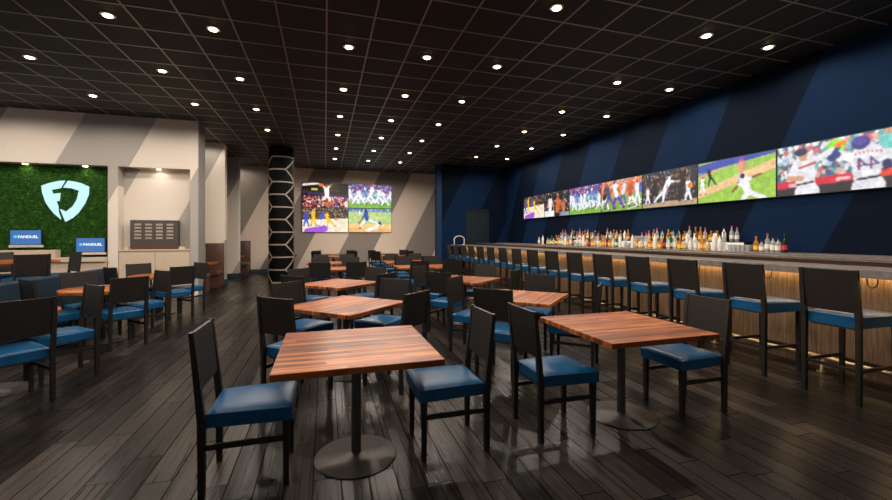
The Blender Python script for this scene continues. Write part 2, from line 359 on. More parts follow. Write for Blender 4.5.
# ------------------------------------------------------------------ booths
def booth(label, y_wall, facing, x0=-4.5, x1=-2.97, top=1.3):
    r = thing('booth_bench', label, 'booth seat', ((x0+x1)/2, y_wall, 0), 0 if facing < 0 else PI, 'brown leather booth benches')
    w = (x1-x0)/2
    obj('backrest', B(-w, w, -.16, -.005, 0, top, bev=.035, seg=3), 'leather', r, True)
    obj('seat', B(-w, w, -.62, -.165, .34, .49, bev=.04, seg=3), 'leather', r, True)
    obj('base', B(-w+.02, w-.02, -.56, -.165, 0, .335), M['leather'], r)
booth('brown leather booth bench against the nearer fin wall', 13.88, -1)
booth('brown leather booth bench seen end-on beside the grey fin, facing away', 11.99, 1, x1=-3.04, top=1.22)
booth('brown leather booth bench against the back wall beyond the far fin', 17.92, -1, x1=-2.88, top=1.33)
def slab_table(name, label, cx, cy, lx, ly, h=.76, rz=0, kind='square', group=None, poles=((0, 0),)):
    r = thing(name, label, 'table', (cx, cy, 0), rz, group)
    if kind == 'round': bm = lathe([(ly*.97, h-.05), (ly, h-.044), (ly, h-.006), (ly*.985, h)], 48)
    else: bm = B(-lx/2, lx/2, -ly/2, ly/2, h-.040, h, bev=.004)
    obj('tabletop', bm, 'table', r, kind == 'round')
    for px, py in poles:
        obj('pole', lathe([(.034, .012), (.032, h-.06)], 20, None, px, py), 'steel', r, True)
        obj('base_plate', lathe([(.272, .0005), (.275, .006), (.268, .012), (.06, .015), (.04, .03)], 40, None, px, py), 'disc', r, True)
        bm = B(px-.16, px+.16, py-.03, py+.03, h-.062, h-.041); box(bm, px-.03, px+.03, py-.16, py+.16, h-.0622, h-.0408); obj('bracket', bm, 'steel', r)
    return r
slab_table('booth_table', 'wooden booth table between the nearer pair of brown benches', -3.65, 12.95, 1.3, .72, group='booth tables', poles=((0, 0),))
slab_table('booth_table', 'wooden booth table by the back wall booth', -3.65, 16.95, 1.3, .6, group='booth tables')
low = tag(obj('divider', B(-4.36, -4.2, 2.6, 10.14, 0, .85, bev=.02), 'partition'), 'long low dark teal divider behind the round tables', 'divider')

# ------------------------------------------------------------------ column
colm = thing('column', 'round black column with a pale honeycomb lattice', 'column', (-1.36, 14.1, 0))
R = .385
obj('shaft', lathe([(R, 0), (R, CZ-.002)], 64), 'column', colm, True)
bm = bmesh.new()
ANG0 = math.atan2(-14.1, 1.36)        # direction from column towards the room's near end
def arc(a0, z0, a1, z1, w=.042):
    n = max(4, int(abs(a1-a0)/6)+2); prev = None
    for k in range(n+1):
        f = k/n; a = a0+(a1-a0)*f; z = z0+(z1-z0)*f; ang = ANG0+math.radians(a)
        L = math.hypot(math.radians(a1-a0)*R, z1-z0); ta = math.radians(a1-a0)*R/L; tz = (z1-z0)/L
        ring = []
        for s_, rr in ((-1, R-.002), (-1, R+.008), (1, R+.008), (1, R-.002)):
            ang2 = ang - s_*tz*w/2/R; zz = z+s_*ta*w/2
            ring.append(bm.verts.new((rr*math.cos(ang2), rr*math.sin(ang2), min(CZ-.003, max(.003, zz)))))
        if prev:
            for q in range(4): bm.faces.new((prev[q], prev[(q+1) % 4], ring[(q+1) % 4], ring[q]))
        prev = ring
HZ = .8; zA = .04
for half in (0, 180):
    k = 0
    while zA+k*HZ/2 < CZ:
        z = zA+k*HZ/2
        def dz(a0, a1, dirn):
            z1 = z+dirn*HZ/2
            if 0 < z1 < CZ: arc(a0+half, z, a1+half, z1)
        if k % 2 == 0: arc(-44+half, z, 80+half, z); 
        else:
            arc(-100+half, z, 18+half, z); dz(18, 80, 1); dz(18, 80, -1); dz(-100, -44, 1); dz(-100, -44, -1)
        k += 1
obj('lattice', bm, 'band', colm)

# ------------------------------------------------------------------ chairs and tables
def seat_bm(x0, x1, wy0, wy1, z0, z1):
    bm = bmesh.new(); nx, ny = 10, 10
    def pt(u, v, top):
        x = x0+(x1-x0)*u; w = wy0+(wy1-wy0)*u; y = w*(2*v-1)
        du = min(u, 1-u)*(x1-x0); dv = min(v, 1-v)*2*w; d_ = min(du, dv)
        e = 1-min(1, d_/.035); dome = .012*(1-(2*u-1)**2)*(1-(2*v-1)**2)
        return (x, y, (z1-.018*e*e+dome) if top else z0)
    us = [0, .03, .08, .2, .4, .6, .8, .92, .97, 1]; g = [[bm.verts.new(pt(u, v, True)) for v in us] for u in us]; h = [[bm.verts.new(pt(u, v, False)) for v in us] for u in us]
    n = len(us)
    for a in range(n-1):
        for b in range(n-1):
            bm.faces.new((g[a][b], g[a+1][b], g[a+1][b+1], g[a][b+1])); bm.faces.new((h[a][b], h[a][b+1], h[a+1][b+1], h[a+1][b]))
        bm.faces.new((g[a][0], h[a][0], h[a+1][0], g[a+1][0])); bm.faces.new((g[a][n-1], g[a+1][n-1], h[a+1][n-1], h[a][n-1]))
        bm.faces.new((g[0][a], g[0][a+1], h[0][a+1], h[0][a])); bm.faces.new((g[n-1][a], h[n-1][a], h[n-1][a+1], g[n-1][a+1]))
    return bm
def make_chair():
    r = thing('dining_chair', 'x', 'chair', (0, 0, 0))
    obj('seat', seat_bm(-.205, .262, .196, .222, .395, .492), 'blue', r, True)
    bm = bmesh.new()
    q = lambda x, z: (x, z)
    hexa(bm, [(-.252, -.186, .615), (-.232, -.186, .615), (-.232, .186, .615), (-.252, .186, .615)], [(-.285, -.186, .950), (-.265, -.186, .950), (-.265, .186, .950), (-.285, .186, .950)])
    obj('backrest', bm, 'chair', r)
    for s_ in (-1, 1):
        bm = bmesh.new(); y = s_*.203
        bar(bm, (-.225, y, 0), (-.225, y, .44), .034, .032, .042, .034); bar(bm, (-.225, y, .44), (-.276, y, .955), .042, .034, .026, .034)
        obj('leg', bm, 'chair', r)
        bm = bmesh.new(); bar(bm, (.225, s_*.195, 0), (.225, s_*.195, .40), .030, .030, .040, .038); obj('leg', bm, 'chair', r)
        obj('stretcher', B(-.21, .215, s_*.200-.009, s_*.200+.009, .27, .302), 'chair', r)
    bm = bmesh.new(); box(bm, -.205, .205, -.16, .16, .38, .396); obj('seat_frame', bm, 'chair', r)
    register(r); return r
def make_stool():
    r = thing('bar_stool', 'x', 'bar stool', (0, 0, 0))
    obj('seat', seat_bm(-.25, .30, .20, .225, .675, .79), 'blue', r, True)
    bm = bmesh.new(); hexa(bm, [(-.285, -.19, .815), (-.263, -.19, .815), (-.263, .19, .815), (-.285, .19, .815)], [(-.325, -.19, 1.196), (-.303, -.19, 1.196), (-.303, .19, 1.196), (-.325, .19, 1.196)])
    obj('backrest', bm, 'chair', r)
    for s_ in (-1, 1):
        y = s_*.21
        bm = bmesh.new(); bar(bm, (-.268, y, 0), (-.268, y, .72), .036, .034, .044, .038); bar(bm, (-.268, y, .72), (-.315, y, 1.2), .044, .038, .028, .036); obj('leg', bm, 'chair', r)
        bm = bmesh.new(); bar(bm, (.265, y*.95, 0), (.265, y*.95, .68), .032, .032, .042, .040); obj('leg', bm, 'chair', r)
        obj('stretcher', B(-.252, .25, y-.009, y+.009, .285, .315), 'chair', r)
    obj('stretcher', B(-.277, -.259, -.195, .195, .285, .315), 'chair', r)
    fr = obj('stretcher', B(.255, .277, -.185, .185, .24, .275), 'chair', r)
    obj('foot_plate', B(.250, .283, -.16, .16, .275, .281), 'chrome', fr)
    bm = bmesh.new(); box(bm, -.25, .25, -.17, .17, .66, .676); obj('seat_frame', bm, 'chair', r)
    register(r); return r
chair0 = make_chair(); stool0 = make_stool(); used = {}
def place(proto, x, y, a, label, group):
    if proto.name not in used:
        used[proto.name] = 1; proto.location = (x, y, 0); proto.rotation_euler = (0, 0, a); proto['label'] = label; proto['group'] = group; return proto
    return dup(proto, (x, y, 0), a, label, group)
ROWS = [('middle row', .22), ('bar-side row', 2.34)]
TG = 'square wooden tables'; 
def ch(cx, cy, ang, r, pos, tname, jit=True):
    a = math.radians(ang); ja = random.uniform(-.03, .03) if jit else 0
    place(chair0, cx+r*math.cos(a), cy+r*math.sin(a), a+PI+ja, 'dark chair with blue seat, %s of the %s' % (pos, tname), 'blue-seated dining chairs')
CS = .655
for ri, (rn, cx) in enumerate(ROWS):
    cx1 = (.205, 2.385)[ri]
    tn = 'nearest table in the %s' % rn
    slab_table('square_table', ('square wooden table in the centre foreground, chairs left and right', 'square wooden table at right foreground beside the bar stools')[ri], cx1, 2.815, .98, .98, group=TG)
    ch(cx1, 2.81, 180, CS, 'left side', tn, False); ch(cx1, 2.82, 0, (CS, CS+.015)[ri], 'right side', tn, False)
    for k, cy in enumerate((4.545, 6.64, 15.75)):
        tn = ('second', 'third', 'sixth')[k]+' table in the '+rn
        c_ = cx+(.12 if k == 2 else 0)
        slab_table('square_table', 'wooden table turned cornerwise, %s in the %s from the camera' % (('second', 'third', 'sixth')[k], rn), c_, cy, .97, .97, rz=PI/4, group=TG)
        for ang, pos in ((225, 'near left'), (315, 'near right'), (45, 'far right'), (135, 'far left')): ch(c_, cy, ang, CS, pos, tn)
    for k, cy in enumerate((9.78, 11.95)):
        tn = ('fourth', 'fifth')[k]+' table in the '+rn; c_ = cx+(.05, .09)[ri]
        slab_table('long_table', 'long wooden table for four, %s in the %s' % (('fourth', 'fifth')[k], rn), c_, cy, 1.5, .97, group='long wooden tables', poles=((-.4, 0), (.4, 0)))
        for sx, sy, pos in ((-1, -1, 'near left'), (1, -1, 'near right'), (-1, 1, 'far left'), (1, 1, 'far right')):
            ch(c_+sx*.38, cy, 90*sy, CS, pos, tn)
    slab_table('square_table', 'small wooden table against the back wall in the %s' % rn, cx+.1, 17.42, .97, .7, group=TG)
slab_table('square_table', 'wooden table behind the black honeycomb column', -1.55, 17.25, .97, .97, group=TG)
for k, cy in enumerate((4.95, 6.97, 9.03)):
    tn = ('nearest', 'middle', 'farthest')[k]+' round table'
    slab_table('round_table', 'round wooden table beside the teal divider, %s of the three' % ('nearest', 'middle', 'farthest')[k], -3.06, cy, .485, .485, kind='round', group='round wooden tables')
    for ang, pos in ((315, 'near right'), (45, 'far right'), (135, 'far left'), (225, 'near left')):
        if k == 0 and ang in (135, 225): continue
        ch(-3.06, cy, ang, .515, pos, tn+' on the left')
slab_table('high_table', 'tall square wooden table behind the teal divider at far left', -5.35, 9.15, .97, .97, h=1.07, rz=PI/4)
for ang, pos in ((315, 'near right'), (45, 'far right'), (135, 'far left')):
    a = math.radians(ang); place(stool0, -5.35+.56*math.cos(a), 9.15+.56*math.sin(a), a+PI, 'dark stool with blue seat, %s of the tall table at far left' % pos, 'stools around the tall table')
for k in range(16):
    place(stool0, 4.79, 2.565+k*.7965, random.uniform(-.02, .02), 'dark bar stool with blue seat at the bar, %s from the camera' % ORD[k], 'blue-seated bar stools along the bar')

# ------------------------------------------------------------------ bar
bar_ = thing('bar_counter', 'long bar with stone-look top and wood-clad front along the right', 'bar', (5.5, 7, 0)); inv = Matrix.Translation((-5.5, -7, 0))
YB0, YB1 = -1.5, 15.38
kid('front_panel', B(5.48, 5.56, YB0, YB1, .0, 1.08), 'panel', bar_, inv)
bm = bmesh.new(); box(bm, 5.15, 5.80, YB0, YB1, 1.085, 1.17, bev=.006); box(bm, 4.72, 5.16, 14.95, 15.38, 1.13, 1.17, bev=.004); kid('counter_top', bm, 'stone', bar_, inv)
kid('upstand', B(5.76, 5.80, YB0, YB1, 1.171, 1.215), simple('dark_bronze', (.05, .025, .015), .3, .5), bar_, inv)
kid('raised_shelf', B(5.755, 6.08, YB0, YB1, 1.216, 1.24, bev=.003), 'stone', bar_, inv)
kid('edge_strip', B(5.744, 5.755, YB0, YB1, 1.218, 1.242), 'chrome', bar_, inv)
kid('light_strip', B(5.40, 5.43, YB0, YB1, 1.070, 1.084), 'led', bar_, inv)
tag(obj('foot_rail', (lambda bm: tube([(5.30, YB1-.1, .16), (5.30, YB0+.1, .16)], .024, 12, bm))(bmesh.new()), 'brass', None, True), 'brass foot rail running along the foot of the bar', 'foot rail')
fr = [o for o in COL.objects if o.name == 'foot_rail'][0]
y = 3.07-1.27*3
while y < 15:
    bm = tube([(5.30, y, .15), (5.275, y, .06), (5.265, y, .012)], .017, 10); lathe([(.04, 0), (.04, .012)], 16, bm, 5.262, y)
    tube([(5.30, y, .16), (5.48, y, .16)], .012, 8, bm); obj('rail_bracket', bm, 'brass', fr, True)
    y += 1.27
y = 2.65-1.01*2; k = 0
hooks = []
while y < 15:
    if y > 2:
        pts = [(5.34, y-.02, 1.083)]+[(5.34-.012*math.sin(a*PI/8), y+.02-.04*math.cos(a*PI/8), 1.03-.055*math.sin(a*PI/8)) for a in range(0, 9)]+[(5.34, y+.065, 1.075)]
        o = obj('bag_hook', tube(pts, .006, 6), 'steel', bar_); o.matrix_parent_inverse = inv
    y += 1.01
hd = tag(obj('grab_rail', tube([(4.91, 14.93, .82), (4.83, 14.93, .88)]+[(4.83+.205-.205*math.cos(a*PI/10), 14.93, 1.39+.13*math.sin(a*PI/10)) for a in range(0, 11)]+[(5.24, 14.93, 1.19), (5.18, 14.95, 1.172)], .02, 10), 'mon', None, True), 'tall looped steel rail at the far end of the bar', 'rail')
bb = thing('back_bar', 'low back bar cabinet with stepped lit bottle shelf under the screens', 'cabinet', (7.0, 7, 0)); inv = Matrix.Translation((-7, -7, 0))
kid('body', B(6.78, 7.31, 0, 15.3, 0, 1.20), 'black', bb, inv)
kid('worktop', B(6.72, 7.31, 0, 15.3, 1.201, 1.24, bev=.003), 'stone', bb, inv)
kid('bottle_step', B(7.10, 7.31, 5.3, 11.3, 1.2405, 1.40), 'black', bb, inv)
kid('step_light', B(7.085, 7.10, 5.3, 11.3, 1.25, 1.39), 'shelf_led', bb, inv)

# bottles -------------------------------------------------------------
def bottle_kind(nm, prof, m, cap_m, lab_m, lr, lz, capr=.014, caph=.035):
    r = thing('bottle', 'x', 'bottle'); 
    obj('glass_body', lathe(prof, 14), m, r, True)
    zt = prof[-1][1]; obj('cap', lathe([(capr, zt-.012), (capr, zt+caph)], 10), cap_m, r, True)
    if lab_m: obj('bottle_label', lathe([(lr+.0015, lz[0]), (lr+.0015, lz[1])], 14), lab_m, r, True)
    register(r); return r
std = [(.036, 0), (.038, .01), (.038, .19), (.03, .215), (.014, .24), (.0135, .29)]
tall = [(.033, 0), (.035, .01), (.035, .22), (.024, .25), (.013, .27), (.0125, .33)]
sq = [(.044, 0), (.046, .008), (.046, .14), (.04, .165), (.015, .185), (.015, .22)]
wine = [(.037, 0), (.038, .01), (.037, .17), (.032, .20), (.014, .23), (.0135, .30)]
rnd_ = [(.03, 0), (.05, .02), (.055, .08), (.045, .13), (.016, .16), (.015, .215)]
KND = [('clear spirit bottle with black cap', bottle_kind('a', std, 'g_clear', 'black', 'lab_white', .038, (.05, .15))),
       ('amber whiskey bottle with orange cap', bottle_kind('b', std, 'g_amber', 'cap_orange', 'lab_yellow', .038, (.05, .13))),
       ('tall clear bottle with red cap', bottle_kind('c', tall, 'g_clear', 'lab_red', 'lab_white', .035, (.07, .16))),
       ('dark wine bottle with red label', bottle_kind('d', wine, 'g_dark', 'lab_black', 'lab_red', .0375, (.05, .13))),
       ('white frosted bottle with black cap', bottle_kind('e', tall, 'g_frost', 'lab_black', None, 0, 0)),
       ('square amber bottle with yellow label', bottle_kind('f', sq, 'g_amber', 'cap_orange', 'lab_yellow', .046, (.03, .11))),
       ('squat clear bottle with yellow label', bottle_kind('g', rnd_, 'g_clear', 'lab_black', 'lab_yellow', .055, (.04, .09))),
       ('green bottle with white label', bottle_kind('h', wine, 'g_green', 'cap_orange', 'lab_white', .0375, (.05, .12)))]
first = set()
def put_bottle(ki, x, y, z, where, s_=1.0):
    nm, p = KND[ki]; lab = nm+', '+where
    if ki not in first: first.add(ki); p.location = (x, y, z); p['label'] = lab; p['group'] = 'bottles on the back bar'; p.rotation_euler = (0, 0, random.uniform(0, 6)); p.scale = (1, 1, s_); return
    o = dup(p, (x, y, z), random.uniform(0, 6), lab, 'bottles on the back bar'); o.scale = (1, 1, s_)
TVN = ['the two-player screen', 'the baseball field screen', 'the black-jersey screen', 'the orange-topped screen', 'the white-team screen', 'the dark crowd screen', 'the farthest screen']
def under(y):
    return TVN[min(6, max(0, int((y-3.45)/1.496)))]
glass0 = thing('drinking_glass', 'x', 'glass')
bm = bmesh.new(); lathe([(.027, 0), (.029, .006), (.036, .115), (.034, .115), (.027, .012)], 12, bm); obj('glass_wall', bm, 'g_clear', glass0, True); register(glass0); gfirst = []
def put_glass(x, y, z, where):
    lab = 'clear drinking glass, '+where
    if not gfirst: gfirst.append(1); glass0.location = (x, y, z); glass0['label'] = lab; glass0['group'] = 'glasses on the back bar'; return
    dup(glass0, (x, y, z), random.uniform(0, 6), lab, 'glasses on the back bar')
# the loose end group
for y, ki, s_, wh in ((4.56, 3, .95, 'nearest the camera'), (4.655, 0, .75, 'second from the near end'), (4.735, 0, .82, 'third from the near end'), (4.82, 2, .86, 'fourth from the near end'), (4.91, 0, .62, 'fifth from the near end'), (5.0, 1, .82, 'sixth from the near end')):
    put_bottle(ki, 6.98, y, 1.2402, wh+' of the back bar', s_)
y = 5.1; was = False
while y < 11.6:
    where = 'front row under '+under(y)
    if y < 5.5 or 7.75 < y < 8.05 or 9.9 < y < 10.15:
        put_glass(6.93, y, 1.2402, where); put_glass(7.02, y+.01, 1.2402, 'second row of glasses under '+under(y)); y += .082; was = True; continue
    if was: y += .03; was = False
    x = 6.92+random.uniform(-.03, .01)
    put_bottle(random.choice([0, 0, 1, 2, 3, 4, 4, 5, 5, 6, 7, 6]), x, y+.055, 1.2402, where, random.uniform(.85, 1.02)); y += random.uniform(.112, .145)
y = 5.62
while y < 11.1:
    if not (7.65 < y < 8.15 or 9.8 < y < 10.25):
        put_bottle(random.choice([0, 1, 2, 4, 5, 7, 3]), 7.035, y, 1.2402, 'middle row under '+under(y), random.uniform(.9, 1.1))
    y += random.uniform(.16, .24)
for y in (11.95, 12.2): put_bottle(0 if y > 12.1 else 4, 6.98, y, 1.2402, 'far end of the back bar', .9)
y = 5.45
while y < 11.2:
    where = 'upper step under '+under(y)
    if 7.6 < y < 8.1 or 9.0 < y < 9.3 or 10.6 < y < 10.9:
        put_glass(7.2, y, 1.4002, where); y += .085; continue
    put_bottle(random.choice([0, 1, 2, 2, 3, 4, 4, 5, 1, 7, 1, 0]), 7.2+random.uniform(-.02, .02), y+.05, 1.4002, where, random.uniform(.74, .92)); y += random.uniform(.108, .15)

# ------------------------------------------------------------------ screens
SW, SH = 128, 72
class Img:
    def __init__(s, top, bot):
        s.u, s.v = np.meshgrid((np.arange(SW)+.5)/SW*16/9, (np.arange(SH)+.5)/SH)   # u 0..1.78, v 0..1 down
        f = s.v[..., None]; s.a = np.array(top)*(1-f)+np.array(bot)*f
    def put(s, mask, c): s.a[mask] = c
    def rect(s, u0, u1, v0, v1, c): s.put((s.u >= u0) & (s.u < u1) & (s.v >= v0) & (s.v < v1), c)
    def ell(s, u, v, ru, rv, c): s.put(((s.u-u)/ru)**2+((s.v-v)/rv)**2 < 1, c)
    def cap(s, p, q, r0, c, r1=None):
        r1 = r1 or r0; dx, dy = q[0]-p[0], q[1]-p[1]; L = dx*dx+dy*dy+1e-9
        t_ = np.clip(((s.u-p[0])*dx+(s.v-p[1])*dy)/L, 0, 1); d_ = np.hypot(s.u-p[0]-t_*dx, s.v-p[1]-t_*dy)
        s.put(d_ < r0+(r1-r0)*t_, c)
    def below(s, p, q, c, v1=None):   # everything under a line
        l = p[1]+(s.u-p[0])*(q[1]-p[1])/(q[0]-p[0]); m = s.v > l
        if v1 is not None: m &= s.v < l+v1
        s.put(m, c)
    def crowd(s, v0, v1, cols, rng, n=260, size=.022, u0=0, u1=1.78):
        for _ in range(n):
            u, v = rng.uniform(u0, u1), rng.uniform(v0, v1); c = cols[rng.integers(len(cols))]; k = rng.uniform(.7, 1.3)
            s.ell(u, v, size*k, size*k*1.3, c)
    def person(s, u, v, h, shirt, pants, skin, head=None, lean=0, arms=((-.16, .22), (.16, .22)), legs=((-.12, 0), (.12, 0)), shoe=(.05, .05, .05)):
        # v: feet level; h: height
        hip = (u, v-.47*h); sh = (u+lean*h, v-.80*h)
        for lx, lz in legs:
            kn = (u+lx*h*.75, v-.25*h-lz*h*.4); ft = (u+lx*h*1.3, v-lz*h)
            s.cap(hip, kn, .075*h, pants, .055*h); s.cap(kn, ft, .055*h, pants, .035*h); s.cap(ft, (ft[0]+.05*h, ft[1]), .03*h, shoe)
        s.cap(hip, sh, .095*h, shirt, .12*h)
        for ax, az in arms:
            el = (sh[0]+ax*h*.7, sh[1]+az*h*.5); hn = (sh[0]+ax*h*1.3, sh[1]+az*h)
            s.cap(sh, el, .05*h, shirt, .045*h); s.cap(el, hn, .035*h, skin, .03*h)
        s.ell(sh[0]+lean*h*.3, sh[1]-.13*h, .06*h, .075*h, head or skin)
    def blur(s, n=1):
        for _ in range(n):
            p = np.pad(s.a, ((1, 1), (1, 1), (0, 0)), 'edge')
            s.a = (p[1:-1, 1:-1]*4+p[:-2, 1:-1]+p[2:, 1:-1]+p[1:-1, :-2]+p[1:-1, 2:])/8
WH = (.90, .90, .92); SKB = (.35, .14, .06); SKL = (.75, .42, .25); PUR = (.22, .05, .5); YEL = (.95, .65, .05); BLU = (.05, .15, .75); RED = (.75, .05, .06); GRN = (.28, .55, .08); BK = (.01, .01, .012)
def pic_lakers(rng):
    im = Img((.08, .05, .04), (.2, .13, .08)); im.crowd(0, .45, [(.35, .2, .12), (.05, .04, .05), (.5, .4, .3), (.02, .02, .03)], rng)
    im.below((0, .5), (1.78, .42), (.95, .85, .68)); im.cap((.2, .97), (.85, .86), .13, (.45, .15, .75)); 
    im.person(.15, .75, .6, BLU, BLU, SKB); im.person(.42, .72, .66, YEL, YEL, SKL, arms=((.1, -.3), (-.2, .1))); im.person(.72, .72, .6, BLU, WH, SKB, lean=.1)
    im.person(1.0, .78, .62, YEL, YEL, SKB, lean=-.1, legs=((-.05, 0), (.3, .05))); im.ell(1.3, .45, .05, .05, (.8, .3, .05)); return im
def pic_crowd(rng):
    im = Img((.02, .02, .03), (.05, .04, .04)); im.crowd(0, 1, [(.08, .07, .09), (.4, .3, .25), (.03, .03, .04), (.6, .5, .45), (.2, .05, .04)], rng, 330, .03)
    im.rect(0, .75, .75, 1, (.9, .85, .8)); im.person(.45, 1.25, 1.15, WH, WH, SKL, BK); im.person(.95, 1.3, 1.15, (.7, .2, .06), BK, SKB, lean=.05, arms=((.3, .1), (.2, .3))); im.person(1.4, 1.25, .9, (.7, .25, .1), (.1, .1, .2), SKB)
    im.rect(1.2, 1.78, .85, 1, (.35, .42, .55)); return im
def pic_foot1(rng):
    im = Img((.15, .1, .35), (.1, .1, .2)); im.crowd(0, .35, [(.7, .1, .15), (.1, .15, .6), (.8, .8, .85), (.05, .05, .1), (.35, .1, .4)], rng, 300, .02)
    im.below((0, .38), (1.78, .36), (.42, .5, .62)); im.below((0, .74), (1.78, .74), GRN)
    for u, h in ((.1, .6), (.3, .62), (.5, .68), (.72, .66), (.88, .7), (1.08, .66), (1.25, .7), (1.5, .64), (1.68, .6)):
        im.person(u, .8+rng.uniform(-.04, .12), h, WH if rng.random() < .75 else (.2, .3, .65), WH, (.5, .55, .75), WH if rng.random() < .6 else (.08, .15, .45), lean=rng.uniform(-.15, .15), legs=((-.2, 0), (.22, .03)))
    im.ell(1.1, .45, .05, .08, (.3, .9, .2)); return im
def pic_foot2(rng):
    im = Img((.9, .32, .08), (.8, .3, .1)); im.crowd(0, .2, [(.85, .3, .1), (.6, .1, .05), (.2, .2, .5), (.9, .8, .7)], rng, 160, .02)
    im.below((0, .52), (1.78, .45), (.35, .5, .15)); im.below((0, .62), (1.78, .55), (.30, .48, .12)); im.cap((.9, .85), (1.78, .7), .012, WH); im.cap((1.2, .97), (1.78, .86), .012, WH)
    im.person(.15, .95, .88, BK, WH, SKB, RED, lean=.12, legs=((-.15, 0), (.2, 0))); im.person(.38, .9, .8, (.05, .1, .35), (.22, .1, .45), SKB, lean=-.1, legs=((-.2, 0), (.25, 0)))
    im.person(.72, .92, .92, WH, PUR, SKB, PUR, lean=-.08, legs=((-.12, 0), (.25, .03))); im.person(1.0, .78, .72, (.75, .75, .8), (.15, .15, .5), SKL, lean=.1); im.person(1.32, .92, .85, (.6, .12, .05), WH, SKB, (.85, .2, .05), legs=((-.05, .05), (.25, 0)))
    im.person(1.6, .85, .75, WH, WH, SKL, RED); im.rect(1.66, 1.78, .2, .5, (.1, .2, .6)); return im
def pic_bball(rng):
    im = Img((.01, .012, .03), (.05, .045, .05)); im.crowd(0, .78, [(.02, .03, .08), (.25, .14, .09), (.05, .05, .08), (.4, .35, .35), (.03, .06, .2)], rng, 330, .025)
    im.below((0, .86), (1.78, .84), (.55, .42, .28)); im.person(.45, .86, .78, BK, BK, SKB, lean=.02); im.person(1.38, .86, .9, BK, (.03, .03, .04), SKB, lean=-.02, arms=((-.22, .05), (.16, .32)))
    im.person(.2, .9, .5, WH, WH, SKL); im.person(.78, .90, .72, WH, WH, SKL, WH, lean=.18, arms=((.38, .03), (-.05, .3)), legs=((-.4, .02), (-.05, 0)), shoe=(.15, .1, .7)); im.person(1.52, .9, .6, WH, WH, SKB); im.ell(1.58, .5, .075, .075, (.85, .3, .06)); return im
def pic_base(rng):
    im = Img((.42, .62, .10), (.42, .62, .12)); im.below((0, .30), (1.78, -.25), (.06, .16, .55)); im.below((0, .33), (1.78, -.22), (.85, .55, .28)); im.below((0, .38), (1.78, -.10), (.42, .66, .14))
    im.below((0, .70), (1.78, .17), (.90, .62, .36)); im.below((0, .88), (1.78, .38), (.42, .64, .12)); im.below((0, .06), (.7, -.02), (.05, .12, .5), .2)
    im.person(.12, .78, .45, WH, WH, SKB); im.person(.33, .58, .42, BK, BK, SKL, BK, lean=-.08, legs=((-.1, 0), (.25, .03))); im.person(1.08, .60, .55, (.8, .35, .3), (.62, .62, .64), SKL, RED, arms=((-.2, .25), (.24, .15)))
    im.person(1.22, 1.22, .82, WH, WH, SKB, BK, lean=-.12, arms=((-.24, .28), (.34, -.12)), legs=((-.2, .1), (.5, .1))); return im
def pic_hit(rng):
    im = Img((.1, .18, .16), (.25, .25, .3)); im.crowd(0, .66, [(.8, .8, .85), (.15, .5, .5), (.1, .15, .35), (.7, .2, .25), (.75, .5, .4), (.05, .12, .1), (.4, .6, .8), (.85, .85, .85)], rng, 380, .04)
    im.ell(.98, .16, .14, .13, (.3, .85, .05)); im.ell(1.75, .2, .2, .16, (.25, .7, .68)); im.ell(1.68, .04, .05, .06, SKL)
    im.below((0, .72), (1.78, .66), (.72, .04, .10), .14); im.below((0, .86), (1.78, .80), (.05, .05, .06)); im.cap((.25, .80), (.5, .79), .04, (.85, .6, .6)); im.cap((1.0, .77), (1.15, .76), .03, (.85, .6, .6))
    g = (.82, .82, .86)
    im.cap((.52, .95), (.50, 1.1), .2, g); im.cap((.46, .42), (.50, .78), .19, g, .15); im.cap((.34, .42), (.22, .66), .08, g, .06); im.cap((.22, .66), (.42, .68), .05, SKL); im.cap((.6, .38), (.86, .26), .07, g, .05)
    im.cap((.80, .26), (.92, .2), .04, WH); im.ell(.46, .24, .075, .10, SKL); im.ell(.42, .16, .11, .075, (.02, .04, .16)); im.cap((.36, .2), (.5, .17), .02, (.02, .04, .16))
    im.cap((.40, .47), (.66, .40), .022, (.6, .1, .06)); im.cap((.36, .80), (.62, .77), .018, BK)
    im.cap((1.42, .95), (1.40, 1.1), .22, g); im.cap((1.40, .42), (1.40, .76), .22, g, .18); im.cap((1.2, .4), (1.02, .33), .09, g, .08); im.cap((.98, .32), (.92, .36), .07, (.04, .07, .25)); im.cap((.94, .3), (1.02, .16), .04, (.04, .07, .3)); im.cap((1.0, .14), (1.08, .12), .05, (.95, .3, .05))
    im.cap((1.56, .42), (1.66, .56), .1, g, .08); im.cap((1.66, .58), (1.68, .68), .065, (.03, .05, .18)); im.cap((1.62, .76), (1.72, .72), .045, (.85, .1, .05)); im.ell(1.32, .17, .13, .12, (.05, .06, .28)); im.ell(1.31, .14, .10, .07, (.12, .1, .45))
    for k in range(7): im.cap((1.25+k*.055, .355-.02*math.sin(k*PI/6)), (1.26+k*.055, .385-.02*math.sin(k*PI/6)), .011, (.6, .12, .1))
    for u0 in (1.30, 1.46):    # mirrored 4
        im.cap((u0, .45), (u0, .64), .017, (.35, .05, .12)); im.cap((u0, .45), (u0+.09, .58), .014, (.1, .08, .35)); im.cap((u0-.03, .585), (u0+.1, .57), .014, (.1, .08, .35))
    im.cap((1.28, .82), (1.56, .79), .02, BK); return im
